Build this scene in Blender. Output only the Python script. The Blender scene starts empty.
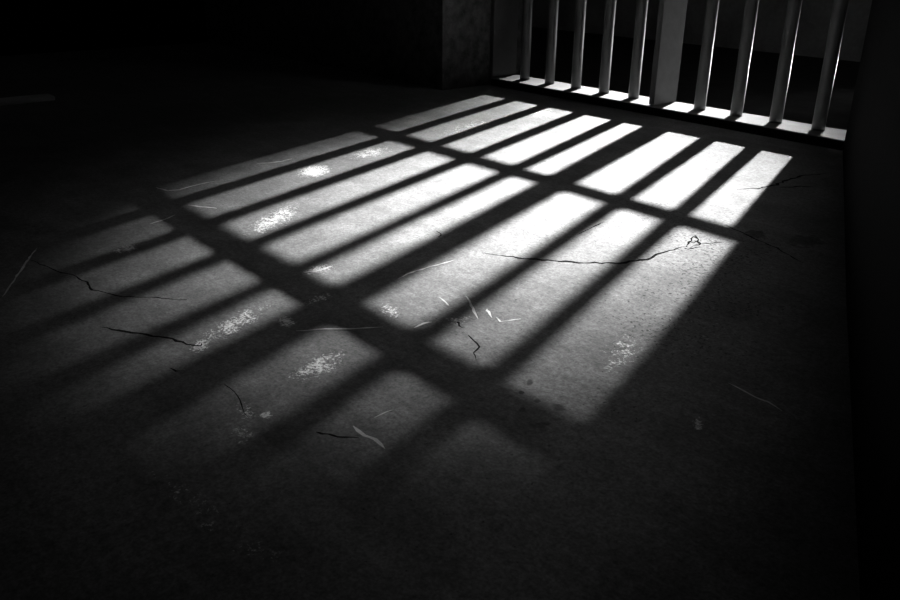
import bpy, bmesh, math, random
from mathutils import Vector, Matrix, noise
G = 0.786                      # gate units -> metres
C = bpy.context.scene.collection
rnd = random.Random(7)

# ------------------------------------------------------------------ helpers
def link(name, bm, mat, parent=None, smooth=False):
    me = bpy.data.meshes.new(name)
    bmesh.ops.recalc_face_normals(bm, faces=bm.faces)
    bm.to_mesh(me); bm.free()
    me.materials.append(mat)
    if smooth:
        for f in me.polygons: f.use_smooth = True
    o = bpy.data.objects.new(name, me); C.objects.link(o)
    if parent: o.parent = parent
    return o

def box_bm(x0, x1, y0, y1, z0, z1, bev=0.0, cuts=0, jit=0.0, seed=0):
    bm = bmesh.new()
    bmesh.ops.create_cube(bm, size=1)
    for v in bm.verts:
        v.co = Vector((x0 if v.co.x < 0 else x1, y0 if v.co.y < 0 else y1, z0 if v.co.z < 0 else z1)) * G
    if bev:
        bmesh.ops.bevel(bm, geom=bm.edges[:], offset=bev * G, segments=2, profile=.6, affect='EDGES')
    if cuts:
        ext = [(x1 - x0), (y1 - y0), (z1 - z0)]
        ax = ext.index(max(ext)); n = Vector((0, 0, 0)); n[ax] = 1
        lo = [x0, y0, z0][ax] * G; hi = [x1, y1, z1][ax] * G
        for i in range(1, cuts):
            co = Vector((0, 0, 0)); co[ax] = lo + (hi - lo) * i / cuts
            bmesh.ops.bisect_plane(bm, geom=bm.verts[:] + bm.edges[:] + bm.faces[:], plane_co=co, plane_no=n)
        for v in bm.verts:
            if jit:
                q = v.co * 18 + Vector((seed * 3.1, seed, 0))
                v.co += Vector((noise.noise(q), noise.noise(q + Vector((9, 4, 2))), noise.noise(q + Vector((2, 7, 5))))) * jit * G
    return bm

def rod_bm(p0, p1, r, seg=24, rings=24, jit=0.0, seed=0):
    """round bar between two points, a little uneven like old painted iron"""
    bm = bmesh.new()
    p0 = Vector(p0) * G; p1 = Vector(p1) * G
    d = (p1 - p0).normalized()
    a = d.orthogonal().normalized(); b = d.cross(a)
    prev = None
    for i in range(rings + 1):
        t = i / rings; c = p0.lerp(p1, t); ring = []
        for k in range(seg):
            an = 2 * math.pi * k / seg
            dr = a * math.cos(an) + b * math.sin(an)
            q = c * 25 + dr * .6 + Vector((seed, seed * 2.3, 0))
            ring.append(bm.verts.new(c + dr * (r * G + noise.noise(q) * jit * G)))
        if prev:
            for k in range(seg):
                bm.faces.new((prev[k], prev[(k + 1) % seg], ring[(k + 1) % seg], ring[k]))
        else:
            bm.faces.new(ring)
        prev = ring
    bm.faces.new(prev)
    return bm

def prism_bm(poly, z0, z1):
    bm = bmesh.new()
    lo = [bm.verts.new((x * G, y * G, z0 * G)) for x, y in poly]
    hi = [bm.verts.new((x * G, y * G, z1 * G)) for x, y in poly]
    n = len(poly)
    bm.faces.new(lo); bm.faces.new(hi)
    for i in range(n):
        bm.faces.new((lo[i], lo[(i + 1) % n], hi[(i + 1) % n], hi[i]))
    return bm

# ------------------------------------------------------------------ materials
class NT:
    def __init__(s, name):
        s.m = bpy.data.materials.new(name); s.m.use_nodes = True
        s.t = s.m.node_tree; s.b = s.t.nodes['Principled BSDF']
    def n(s, kind, **kw):
        nd = s.t.nodes.new(kind)
        for k, v in kw.items():
            if k.startswith('i_'): nd.inputs[k[2:].replace('_', ' ')].default_value = v
            else: setattr(nd, k, v)
        return nd
    def l(s, a, b): s.t.links.new(a, b)
    def math(s, op, a, b=None, c=None, clamp=False):
        nd = s.n('ShaderNodeMath', operation=op); nd.use_clamp = clamp
        for i, v in enumerate((a, b, c)):
            if v is None: continue
            if isinstance(v, (int, float)): nd.inputs[i].default_value = v
            else: s.l(v, nd.inputs[i])
        return nd.outputs[0]
    def noise(s, vec, scale, detail=4, rough=.55, dist=0):
        nd = s.n('ShaderNodeTexNoise'); nd.inputs['Scale'].default_value = scale
        nd.inputs['Detail'].default_value = detail; nd.inputs['Roughness'].default_value = rough
        nd.inputs['Distortion'].default_value = dist
        s.l(vec, nd.inputs['Vector']); return nd.outputs['Fac']
    def ramp(s, fac, a, b, c0=0.0, c1=1.0):
        nd = s.n('ShaderNodeMapRange'); nd.inputs[1].default_value = a; nd.inputs[2].default_value = b
        nd.inputs[3].default_value = c0; nd.inputs[4].default_value = c1
        s.l(fac, nd.inputs[0]); return nd.outputs[0]
    def grey(s, v):
        nd = s.n('ShaderNodeCombineColor'); 
        for i in range(3): s.l(v, nd.inputs[i])
        return nd.outputs[0]
    def bump(s, h, strength, dist):
        nd = s.n('ShaderNodeBump'); nd.inputs['Strength'].default_value = strength
        nd.inputs['Distance'].default_value = dist
        s.l(h, nd.inputs['Height']); s.l(nd.outputs[0], s.b.inputs['Normal'])
    def pos(s):
        nd = s.n('ShaderNodeNewGeometry'); return nd.outputs['Position']

def plain(name, v, rough=.7, spec=.3, var=.25, scale=12, bump=.3, metal=0.0):
    t = NT(name); P = t.pos()
    f = t.noise(P, scale, 6, .6); g = t.noise(P, scale * 9, 3, .6)
    f2 = t.math('ADD', t.math('MULTIPLY', f, .7), t.math('MULTIPLY', g, .3))
    t.l(t.grey(t.ramp(f2, .25, .75, v * (1 - var), v * (1 + var))), t.b.inputs['Base Color'])
    t.b.inputs['Roughness'].default_value = rough; t.b.inputs['Metallic'].default_value = metal
    t.b.inputs['Specular IOR Level'].default_value = spec
    if bump: t.bump(f2, bump, .004)
    return t.m

PATCHES = [
  ((1.0837, -1.5471), (-0.0386, 0.0919), (0.0396, -0.0118), 0.62),
  ((1.2412, -1.5276), (-0.0080, 0.0568), (0.0324, -0.0136), 0.66),
  ((0.7421, -1.5544), (0.0020, 0.0294), (0.0291, -0.0069), 0.70),
  ((1.1194, -1.4981), (0.0040, 0.0166), (0.0236, -0.0099), 0.75),
  ((1.2775, -1.6322), (0.0324, -0.0074), (0.0012, 0.0129), 0.60),
  ((1.2971, -1.6199), (0.0040, 0.0086), (0.0110, -0.0045), 0.80),
  ((1.3113, -1.6534), (0.0179, 0.0086), (0.0209, -0.0141), 0.55),
  ((1.4211, -1.7331), (0.0128, 0.0086), (0.0085, -0.0060), 0.50),
  ((1.4684, -1.7191), (0.0228, 0.0170), (0.0156, -0.0131), 0.50),
  ((0.5151, -1.0945), (0.0050, 0.0557), (0.0630, -0.0296), 0.85),
  ((0.455, -0.9169), (-0.0071, 0.0896), (0.0617, -0.0330), 0.62),
  ((0.7484, -1.3098), (-0.0607, 0.1095), (0.0645, -0.0242), 0.66),
  ((1.5699, -1.3056), (0.0087, 0.0036), (0.0091, -0.0170), 0.70),
  ((0.9906, -1.3749), (0.0007, 0.0409), (0.0279, -0.0110), 0.60),
  ((1.0827, -1.431), (-0.0026, 0.0434), (0.0237, -0.0090), 0.55),
  ((1.4263, -1.244), (-0.0119, 0.0735), (0.0470, -0.0362), 0.50),
  ((0.3496, -0.2829), (0.0246, 0.0626), (0.0809, -0.0681), 0.60),
  ((0.3852, -0.5668), (-0.0523, 0.1986), (0.0980, -0.0653), 0.50),
  ((1.3777, -1.7322), (0.1236, 0.0245), (0.0169, -0.0177), 0.42),
  ((1.1712, -1.3811), (0.0309, -0.0035), (0.0156, -0.0225), 0.60),
  ((1.4471, -1.1255), (-0.0063, 0.1735), (0.0921, -0.0869), 0.30),
  ((1.1135, -1.6049), (-0.0017, 0.0235), (0.0234, -0.0061), 0.70),
  ((1.2463, -1.3304), (0.0099, 0.0360), (0.0255, -0.0139), 0.50),
]
DARKS = [
  ((1.2907, -0.7492), (0.0156, 0.0198), (0.0166, -0.0198), 1.00),
  ((1.3584, -0.7183), (0.0198, 0.0348), (0.0213, -0.0313), 0.80),
  ((1.4666, -1.3891), (0.0056, 0.0070), (0.0077, -0.0062), 1.00),
  ((1.4108, -1.374), (0.0034, 0.0043), (0.0060, -0.0058), 1.00),
  ((1.4432, -1.3963), (0.0032, 0.0042), (0.0046, -0.0045), 1.00),
  ((1.4463, -1.4202), (0.0033, 0.0039), (0.0053, -0.0052), 1.00),
  ((1.4207, -1.3953), (0.0025, 0.0031), (0.0038, -0.0036), 1.00),
  ((1.4776, -1.4255), (0.0061, 0.0113), (0.0048, -0.0049), 0.80),
  ((0.7572, -0.2923), (0.0101, 0.0367), (0.0302, -0.0300), 0.00),
]
PITTED = [
  ((1.3052, -0.921), (0.0321, 0.2227), (0.1874, -0.1913), 1.00),
  ((1.4396, -1.1348), (0.0351, 0.1890), (0.1405, -0.1495), 0.90),
  ((1.0899, -0.8409), (-0.0084, 0.2421), (0.1331, -0.1145), 0.50),
  ((1.2, -0.5553), (0.0343, 0.1515), (0.0752, -0.0957), 0.60),
]

def floor_material():
    t = NT('worn_concrete'); P = t.pos()
    broad = t.noise(P, 2.2, 4, .5)
    mid = t.noise(P, 14, 6, .62, .4)
    fine = t.noise(P, 120, 4, .7)
    grain = t.noise(P, 330, 2, .6)
    v = t.ramp(broad, .3, .7, FLOOR * .82, FLOOR * 1.18)
    v = t.math('MULTIPLY', v, t.ramp(mid, .3, .7, .72, 1.25))
    v = t.math('MULTIPLY', v, t.ramp(fine, .3, .7, .66, 1.34))
    v = t.math('MULTIPLY', v, t.ramp(grain, .3, .7, .72, 1.28))
    X_ = t.n('ShaderNodeSeparateXYZ'); t.l(P, X_.inputs[0]); X, Y = X_.outputs[0], X_.outputs[1]
    def mask(c, a, b):
        det = a[0] * b[1] - a[1] * b[0]
        dx = t.math('SUBTRACT', X, c[0]); dy = t.math('SUBTRACT', Y, c[1])
        u = t.math('ADD', t.math('MULTIPLY', dx, b[1] / det), t.math('MULTIPLY', dy, -b[0] / det))
        w = t.math('ADD', t.math('MULTIPLY', dx, -a[1] / det), t.math('MULTIPLY', dy, a[0] / det))
        r2 = t.math('ADD', t.math('MULTIPLY', u, u), t.math('MULTIPLY', w, w))
        return t.math('SUBTRACT', 1.0, r2, clamp=True)
    # dark speckle, denser where the broad noise is low
    pits = t.noise(P, 190, 3, .55)
    dens = t.noise(P, 5, 3, .6)
    rough_zone = None
    for c, a, b, d in PITTED:
        m = t.math('MULTIPLY', mask(c, a, b), d)
        rough_zone = m if rough_zone is None else t.math('MAXIMUM', rough_zone, m)
    thr = t.math('SUBTRACT', t.ramp(dens, .35, .7, .76, .62), t.math('MULTIPLY', rough_zone, .17))
    spot = t.math('MULTIPLY', t.math('SUBTRACT', pits, thr), 14, clamp=True)
    spot = t.math('MINIMUM', spot, 1.0)
    v = t.math('MULTIPLY', v, t.math('SUBTRACT', 1.0, t.math('MULTIPLY', spot, .7)))
    grit = t.noise(P, 250, 2, .5)
    gthr = t.math('SUBTRACT', .745, t.math('MULTIPLY', rough_zone, .06))
    grit = t.math('MULTIPLY', t.math('SUBTRACT', grit, gthr), 16, clamp=True)
    v = t.math('ADD', v, t.math('MULTIPLY', grit, .22))
    # streaky trowel wear running across the floor
    mp = t.n('ShaderNodeMapping'); mp.inputs['Rotation'].default_value = (0, 0, math.radians(STREAK)); mp.inputs['Scale'].default_value = (3, 34, 1)
    t.l(P, mp.inputs['Vector'])
    streak = t.noise(mp.outputs[0], 1.0, 5, .6)
    v = t.math('MULTIPLY', v, t.ramp(streak, .3, .75, .9, 1.14))
    # pale worn patches
    flake = t.noise(P, 260, 4, .7, .3)
    flake2 = t.noise(P, 60, 4, .6, .3)
    fl = t.math('ADD', t.math('MULTIPLY', flake, .65), t.math('MULTIPLY', flake2, .35))
    tot = None
    for c, a, b, d in PATCHES:
        m = t.math('MULTIPLY', mask(c, a, b), d)
        tot = m if tot is None else t.math('MAXIMUM', tot, m)
    # flakes show where noise + mask passes a threshold
    worn = t.math('MULTIPLY', t.math('SUBTRACT', t.math('ADD', fl, t.math('MULTIPLY', tot, .40)), .71), 11, clamp=True)
    worn = t.math('MULTIPLY', worn, t.math('GREATER_THAN', tot, 0.01))
    v = t.math('ADD', t.math('MULTIPLY', v, t.math('SUBTRACT', 1.0, worn)), t.math('MULTIPLY', worn, WORN))
    dk = None
    for c, a, b, d in DARKS:
        m = t.math('MULTIPLY', t.math('MULTIPLY', t.math('SUBTRACT', mask(c, a, b), t.ramp(flake2, .35, .65, 0, .6)), 2.6, clamp=True), d)
        dk = m if dk is None else t.math('MAXIMUM', dk, m)
    dk = t.math('MULTIPLY', dk, t.ramp(mid, .3, .6, .4, 1.0))
    v = t.math('MULTIPLY', v, t.math('SUBTRACT', 1.0, t.math('MULTIPLY', dk, .7)))
    t.l(t.grey(v), t.b.inputs['Base Color'])
    t.b.inputs['Specular IOR Level'].default_value = .25
    t.l(t.ramp(mid, .3, .7, .55, .75), t.b.inputs['Roughness'])
    h = t.math('ADD', t.math('MULTIPLY', fine, .5), t.math('MULTIPLY', mid, .8))
    h = t.math('SUBTRACT', h, t.math('MULTIPLY', spot, .5))
    h = t.math('ADD', h, t.math('MULTIPLY', grain, .25))
    t.bump(h, .35, .004)
    return t.m

FLOOR = .20; WORN = .88; STREAK = 20
M_floor = floor_material()
M_crack = plain('crack_dirt', .012, .95, .05, .4, 60, 0)
M_scr = plain('scraped_concrete', .75, .8, .2, .35, 120, .3)
M_wall = plain('dark_plaster', .045, .9, .1, .5, 9, .6)
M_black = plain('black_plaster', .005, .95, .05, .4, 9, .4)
M_jamb = plain('rough_stained_concrete', .10, .9, .1, .95, 34, 1.0)
M_corridor = plain('dark_corridor_floor', .03, .9, .1, .5, 12, .5)  # a darker tone than the cell floor
M_back = plain('corridor_plaster', .30, .9, .1, .4, 7, .4)
M_iron = plain('grey_painted_iron', .095, .36, .5, .25, 30, .25)
M_stile = plain('dull_painted_iron', .075, .75, .2, .25, 30, .25)
M_strip = plain('pale_streak_strip', .75, .8, .3, .3, 20, .3)  # paleness stands for a faint streak of light
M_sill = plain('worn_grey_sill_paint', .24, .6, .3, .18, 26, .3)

def struct(name, bm, mat):
    o = link(name, bm, mat); o['kind'] = 'structure'; return o

# ------------------------------------------------------------------ setting
floor = struct('floor', box_bm(-2.4, 4.2, -3.4, .03, -.12, 0), M_floor)
struct('floor_corridor', box_bm(-2.4, 4.2, .03, 3.0, -.12, -.001), M_corridor)
floor['label'] = 'worn scratched dark concrete floor striped with light from the gate'
floor['category'] = 'floor'

def ribbon_bm(width, pts, ragged, seed, z):
    """a thin ragged line following the points, its ends tapering away"""
    r = random.Random(seed)
    P = [Vector((x, y)) for x, y in pts]
    q = []
    for a, b in zip(P, P[1:]):
        n = max(2, int((b - a).length / .008))
        q += [a.lerp(b, i / n) for i in range(n)]
    q.append(P[-1])
    N = len(q)
    off = 0; out = []
    for i, c in enumerate(q):
        d = (q[min(i + 1, N - 1)] - q[max(i - 1, 0)]).normalized(); nn = Vector((-d.y, d.x))
        off = off * .7 + r.uniform(-1, 1) * width * ragged
        t = i / max(1, N - 1); tap = min(1, 5 * min(t, 1 - t) + .12)
        w = width * .5 * tap * (1 + r.uniform(-.55, .55))
        edge = 0 if i in (0, N - 1) else 1
        out.append((c + nn * (off * edge + w), c + nn * (off * edge - w)))
    bm = bmesh.new(); rows = []
    for a, b in out:
        rows.append([bm.verts.new((a.x, a.y, z)), bm.verts.new((b.x, b.y, z)), bm.verts.new((b.x, b.y, -.002)), bm.verts.new((a.x, a.y, -.002))])
    for p, n in zip(rows, rows[1:]):
        for k in range(4): bm.faces.new((p[k], p[(k + 1) % 4], n[(k + 1) % 4], n[k]))
    bm.faces.new(rows[0]); bm.faces.new(rows[-1])
    return bm

CRACKS = [
  (0.0035, [(1.0849, -1.1506), (1.111, -1.1384), (1.1505, -1.1157), (1.1834, -1.0875), (1.2146, -1.0582), (1.2385, -1.0249), (1.244, -1.0047), (1.2543, -0.9717), (1.2553, -0.9325), (1.2539, -0.8985), (1.2601, -0.887)]),
  (0.0027, [(1.2582, -0.8894), (1.2412, -0.8509), (1.2366, -0.8334), (1.2661, -0.8647), (1.2647, -0.8884)]),
  (0.0016, [(1.2661, -0.8647), (1.2511, -0.8537), (1.2538, -0.8653), (1.2443, -0.8622)]),
  (0.0019, [(1.259, -0.8956), (1.2656, -0.8946), (1.2662, -0.8829), (1.2725, -0.8714)]),
  (0.0013, [(1.2634, -0.8608), (1.2693, -0.8458), (1.2805, -0.8279)]),
  (0.0016, [(0.7036, -1.6779), (0.7652, -1.6642), (0.801, -1.6497), (0.8398, -1.6421), (0.8723, -1.6461), (0.9176, -1.6218), (0.9447, -1.5969), (0.9797, -1.5624)]),
  (0.0025, [(0.9944, -1.6766), (1.0324, -1.6513), (1.0651, -1.632), (1.1019, -1.6153), (1.119, -1.6062), (1.1101, -1.601)]),
  (0.0020, [(1.1458, -1.6534), (1.1529, -1.6519), (1.159, -1.6479)]),
  (0.0009, [(1.2146, -1.6241), (1.2276, -1.6215), (1.255, -1.6263), (1.2895, -1.6351)]),
  (0.0017, [(1.3537, -1.5982), (1.3591, -1.5929), (1.3675, -1.5894), (1.3779, -1.5819), (1.3875, -1.5728)]),
  (0.0039, [(1.1229, -0.5404), (1.1327, -0.5257), (1.1492, -0.4978), (1.1533, -0.45), (1.1449, -0.4009), (1.1447, -0.3514), (1.1594, -0.3199), (1.1693, -0.2905)]),
  (0.0031, [(1.1659, -0.4628), (1.1778, -0.4476), (1.1841, -0.4223), (1.2022, -0.4072)]),
  (0.0017, [(1.2331, -0.7477), (1.2959, -0.7663), (1.3476, -0.784), (1.4062, -0.814)]),
  (0.0024, [(1.2484, -1.337), (1.254, -1.337), (1.266, -1.3424)]),
  (0.0014, [(1.2843, -1.3504), (1.2987, -1.3537), (1.3166, -1.3603), (1.3244, -1.3747), (1.3379, -1.385)]),
  (0.0017, [(0.9626, -1.1398), (0.9771, -1.1454), (0.9875, -1.1558)]),
  (0.0014, [(1.1176, -0.9837), (1.1073, -0.9487), (1.1035, -0.9203), (1.0986, -0.8923)]),
]
SCRATCHES = [
  (0.0024, [(0.6561, -1.6557), (0.741, -1.7007), (0.8247, -1.7433)]),
  (0.0033, [(1.3666, -1.5656), (1.3873, -1.5649), (1.399, -1.5639), (1.4174, -1.5647)]),
  (0.0016, [(1.3673, -1.5418), (1.367, -1.5274), (1.3685, -1.5165)]),
  (0.0025, [(1.091, -1.3096), (1.0846, -1.2877), (1.0823, -1.247), (1.0827, -1.201)]),
  (0.0024, [(1.194, -1.2758), (1.2226, -1.292), (1.2578, -1.3113)]),
  (0.0027, [(1.2422, -1.2825), (1.2507, -1.2867), (1.2663, -1.296)]),
  (0.0020, [(1.2672, -1.2902), (1.2811, -1.2963), (1.285, -1.2867), (1.2907, -1.2703)]),
  (0.0031, [(0.4371, -1.3879), (0.4759, -1.3826), (0.4841, -1.3613), (0.4675, -1.3149), (0.4659, -1.2818)]),
  (0.0039, [(0.3895, -1.1552), (0.3996, -1.1352), (0.4059, -1.106), (0.3994, -1.0785)]),
  (0.0031, [(0.5839, -1.3892), (0.608, -1.378), (0.6342, -1.3589)]),
  (0.0020, [(1.1491, -1.5015), (1.1617, -1.4791), (1.183, -1.4481), (1.2041, -1.4151)]),
  (0.0020, [(1.5428, -1.2136), (1.5605, -1.2154), (1.5769, -1.2179), (1.5907, -1.2167), (1.609, -1.2219)]),
  (0.0039, [(0.9901, -1.3971), (0.9971, -1.3821), (0.9958, -1.3683), (0.9936, -1.3521)]),
  (0.0024, [(0.6472, -1.4811), (0.6418, -1.4623), (0.6255, -1.4301)]),
  (0.0020, [(1.2294, -1.388), (1.2257, -1.37), (1.2295, -1.3606)]),
  (0.0020, [(1.1747, -1.3054), (1.1955, -1.3107), (1.2052, -1.3138)]),
]
for i, (w, pts) in enumerate(CRACKS):
    o = link('crack', ribbon_bm(w * 1.25, pts, .85, i, .0003), M_crack, floor)
    o['label'] = 'jagged dark crack in the floor'
for i, (w, pts) in enumerate(SCRATCHES):
    o = link('scratch', ribbon_bm(w, pts, .4, 50 + i, .0004), M_scr, floor)
    o['label'] = 'pale scratch scraped into the floor'

# thick wall with the gate opening: the left reveal shows, the front face is in the dark
struct('wall_left', prism_bm([(-.137, .12), (-.137, -.323), (-2.3, -.323), (-2.3, .12)], 0, .42), M_jamb)
struct('wall_left_upper', prism_bm([(-.16, .12), (-.16, -.323), (-2.3, -.323), (-2.3, .12)], .42, 5.2), M_wall)
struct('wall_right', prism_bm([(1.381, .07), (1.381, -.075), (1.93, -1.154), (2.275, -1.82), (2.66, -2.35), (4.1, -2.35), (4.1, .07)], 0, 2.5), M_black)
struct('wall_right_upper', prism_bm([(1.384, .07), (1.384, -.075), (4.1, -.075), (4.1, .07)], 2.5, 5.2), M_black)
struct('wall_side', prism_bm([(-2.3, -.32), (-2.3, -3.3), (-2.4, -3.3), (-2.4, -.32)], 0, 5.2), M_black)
struct('wall_back', prism_bm([(-2.3, 1.95), (4.1, 1.95), (4.1, 2.1), (-2.3, 2.1)], 0, 2.0), M_back)
struct('shade_slab', prism_bm([(-2.3, 1.16), (4.1, 1.16), (4.1, 2.9), (-2.3, 2.9)], 2.0, 2.12), M_wall)  # unseen slab added to keep the light off the corridor floor
strip = link('light_streak_strip', box_bm(-.885, -.805, -2.7, -1.60, 0, .016, .005), M_strip)  # added strip: a faint light streak put into its shape and pale colour
strip['label'] = 'pale raised kerb barely lit at the far left of the dark floor'
strip['category'] = 'strip'

# ------------------------------------------------------------------ the gate
gate = bpy.data.objects.new('cell_gate', None); C.objects.link(gate)
gate['label'] = 'tall barred iron cell gate standing on a raised sill at the right'
gate['category'] = 'gate'
S = .14
link('sill', box_bm(-.115, 1.381, -.0815, .064, 0, .0265, .001), M_black, gate)  # black body: the shade on the front face is put into its colour
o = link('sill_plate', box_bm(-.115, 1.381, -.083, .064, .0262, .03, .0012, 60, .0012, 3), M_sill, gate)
o['label'] = 'worn pale top of the sill catching the light'
link('stile', box_bm(-.136, -.116, -.072, .062, .0, 5.2, .002, 20, .001, 1), M_iron, gate)
link('stile', box_bm(.680, .702, -.068, .060, .031, .380, .002, 8, .001, 2), M_stile, gate)
for k in (0, 1, 2, 3, 4, 6, 7, 8, 9):
    link('bar', rod_bm((k * S, 0, .031), (k * S, 0, .411), .0195, 28, 30, .0008, k), M_iron, gate, True)
link('shade_rail', box_bm(-.33, 1.381, -.03, .118, .410, .451, .003), M_iron, gate)  # unseen rail added so its shadow darkens the floor beside the sill
for k in (-1.7, -.5, .73, 1.97, 3.19, 4.40, 6.88, 7.98):  # unseen upper bars, respaced to place the shadow stripes on the floor
    link('bar', rod_bm((k * S, 0, .45), (k * S, 0, 5.2), (.0275 if k < 7.5 else .025), 24, 40, .0008, k + 20), M_iron, gate, True)
link('stile', box_bm(5.49 * S - .045, 5.49 * S + .045, -.02, .02, .452, 5.2, .003), M_iron, gate)
link('shade_panel', box_bm(8.88 * S, 1.383, -.02, .02, .452, 1.80, .003), M_iron, gate)  # unseen panel added to cut the light off at the right
link('panel', box_bm(9.10 * S, 1.383, -.02, .02, 1.81, 5.2, .003), M_iron, gate)  # unseen too, shaped for the light's right edge farther from the gate
for z, hh in ((1.84, .064), (3.30, .062)):
    link('cross_rail', box_bm(-.33, 1.381, -.012, .012, z - hh, z + hh, .003), M_iron, gate)

# ------------------------------------------------------------------ light
def aim(o, tgt):
    d = Vector(tgt) - o.location
    o.rotation_euler = d.to_track_quat('-Z', 'Y').to_euler()
def spot(name, loc, tgt, energy, half, blend, radius):
    L = bpy.data.lights.new(name, 'SPOT'); L.energy = energy; L.spot_size = 2 * half
    L.spot_blend = blend; L.shadow_soft_size = radius
    o = bpy.data.objects.new(name, L); C.objects.link(o)
    o.location = loc; aim(o, tgt); return o
AIM = Vector((.98, -.72, 0)) * G
D = Vector((-.187, .532, 1)) * 40 * G
def oval(name, cx, cy, R, el, th, energy, radius):
    """a far lamp whose lens throws a long oval onto the floor"""
    hx, hy = R / 46, R * el / 1.148 / 46
    o = spot(name, AIM + D, Vector((cx, cy, 0)) * G, energy, math.atan(hy), 1.0, radius * G)
    o.rotation_euler.rotate_axis('Z', th - .34)
    o.scale = (hx / hy, 1, 1)
    return o
oval('yard_light', .548, .119, .40, 1.873, .265, 545000, .50)
oval('yard_light_low', 1.134, -.932, .474, 1.863, .322, 650000, .50)
# added fill spot high above the low right wall: lifts the shadows a little
spot('cell_fill', Vector((2.07, -1.0, 6)) * G, Vector((1.42, -1.1, 0)) * G, 66, math.atan(1.45 / 6), 1.0, .2)
# added rim spot low behind the gate: grazes the right edges of the bars
o = spot('bar_rim_spot', Vector((1.0, 1.6, .02)) * G, Vector((.78, 0, .235)) * G, 34, math.radians(27), .9, .012)
o.scale = (1, .36, 1)

w = bpy.data.worlds.new('night'); bpy.context.scene.world = w; w.use_nodes = True
w.node_tree.nodes['Background'].inputs[0].default_value = (1, 1, 1, 1)
w.node_tree.nodes['Background'].inputs[1].default_value = .006

# ------------------------------------------------------------------ camera
pitch, roll, yaw = 0.405654, 0.008570, -0.874710
fw = Vector((math.sin(yaw) * math.cos(pitch), math.cos(yaw) * math.cos(pitch), -math.sin(pitch)))
r = Vector((math.cos(yaw), -math.sin(yaw), 0)); u = r.cross(fw)
r2 = r * math.cos(roll) + u * math.sin(roll); u2 = -r * math.sin(roll) + u * math.cos(roll)
cd = bpy.data.cameras.new('camera'); cam = bpy.data.objects.new('camera', cd); C.objects.link(cam)
cd.sensor_width = 36; cd.lens = 826.97 / 900 * 36; cd.clip_start = .01
m = Matrix((r2, u2, -fw)).transposed().to_4x4(); m.translation = Vector((2.46957, -2.45181, .53396)) * G
cam.matrix_world = m
sc = bpy.context.scene; sc.camera = cam
sc.view_settings.view_transform = 'Standard'; sc.view_settings.look = 'None'
sc.view_settings.gamma = 1; sc.view_settings.use_curve_mapping = False
sc.view_settings.exposure = 0
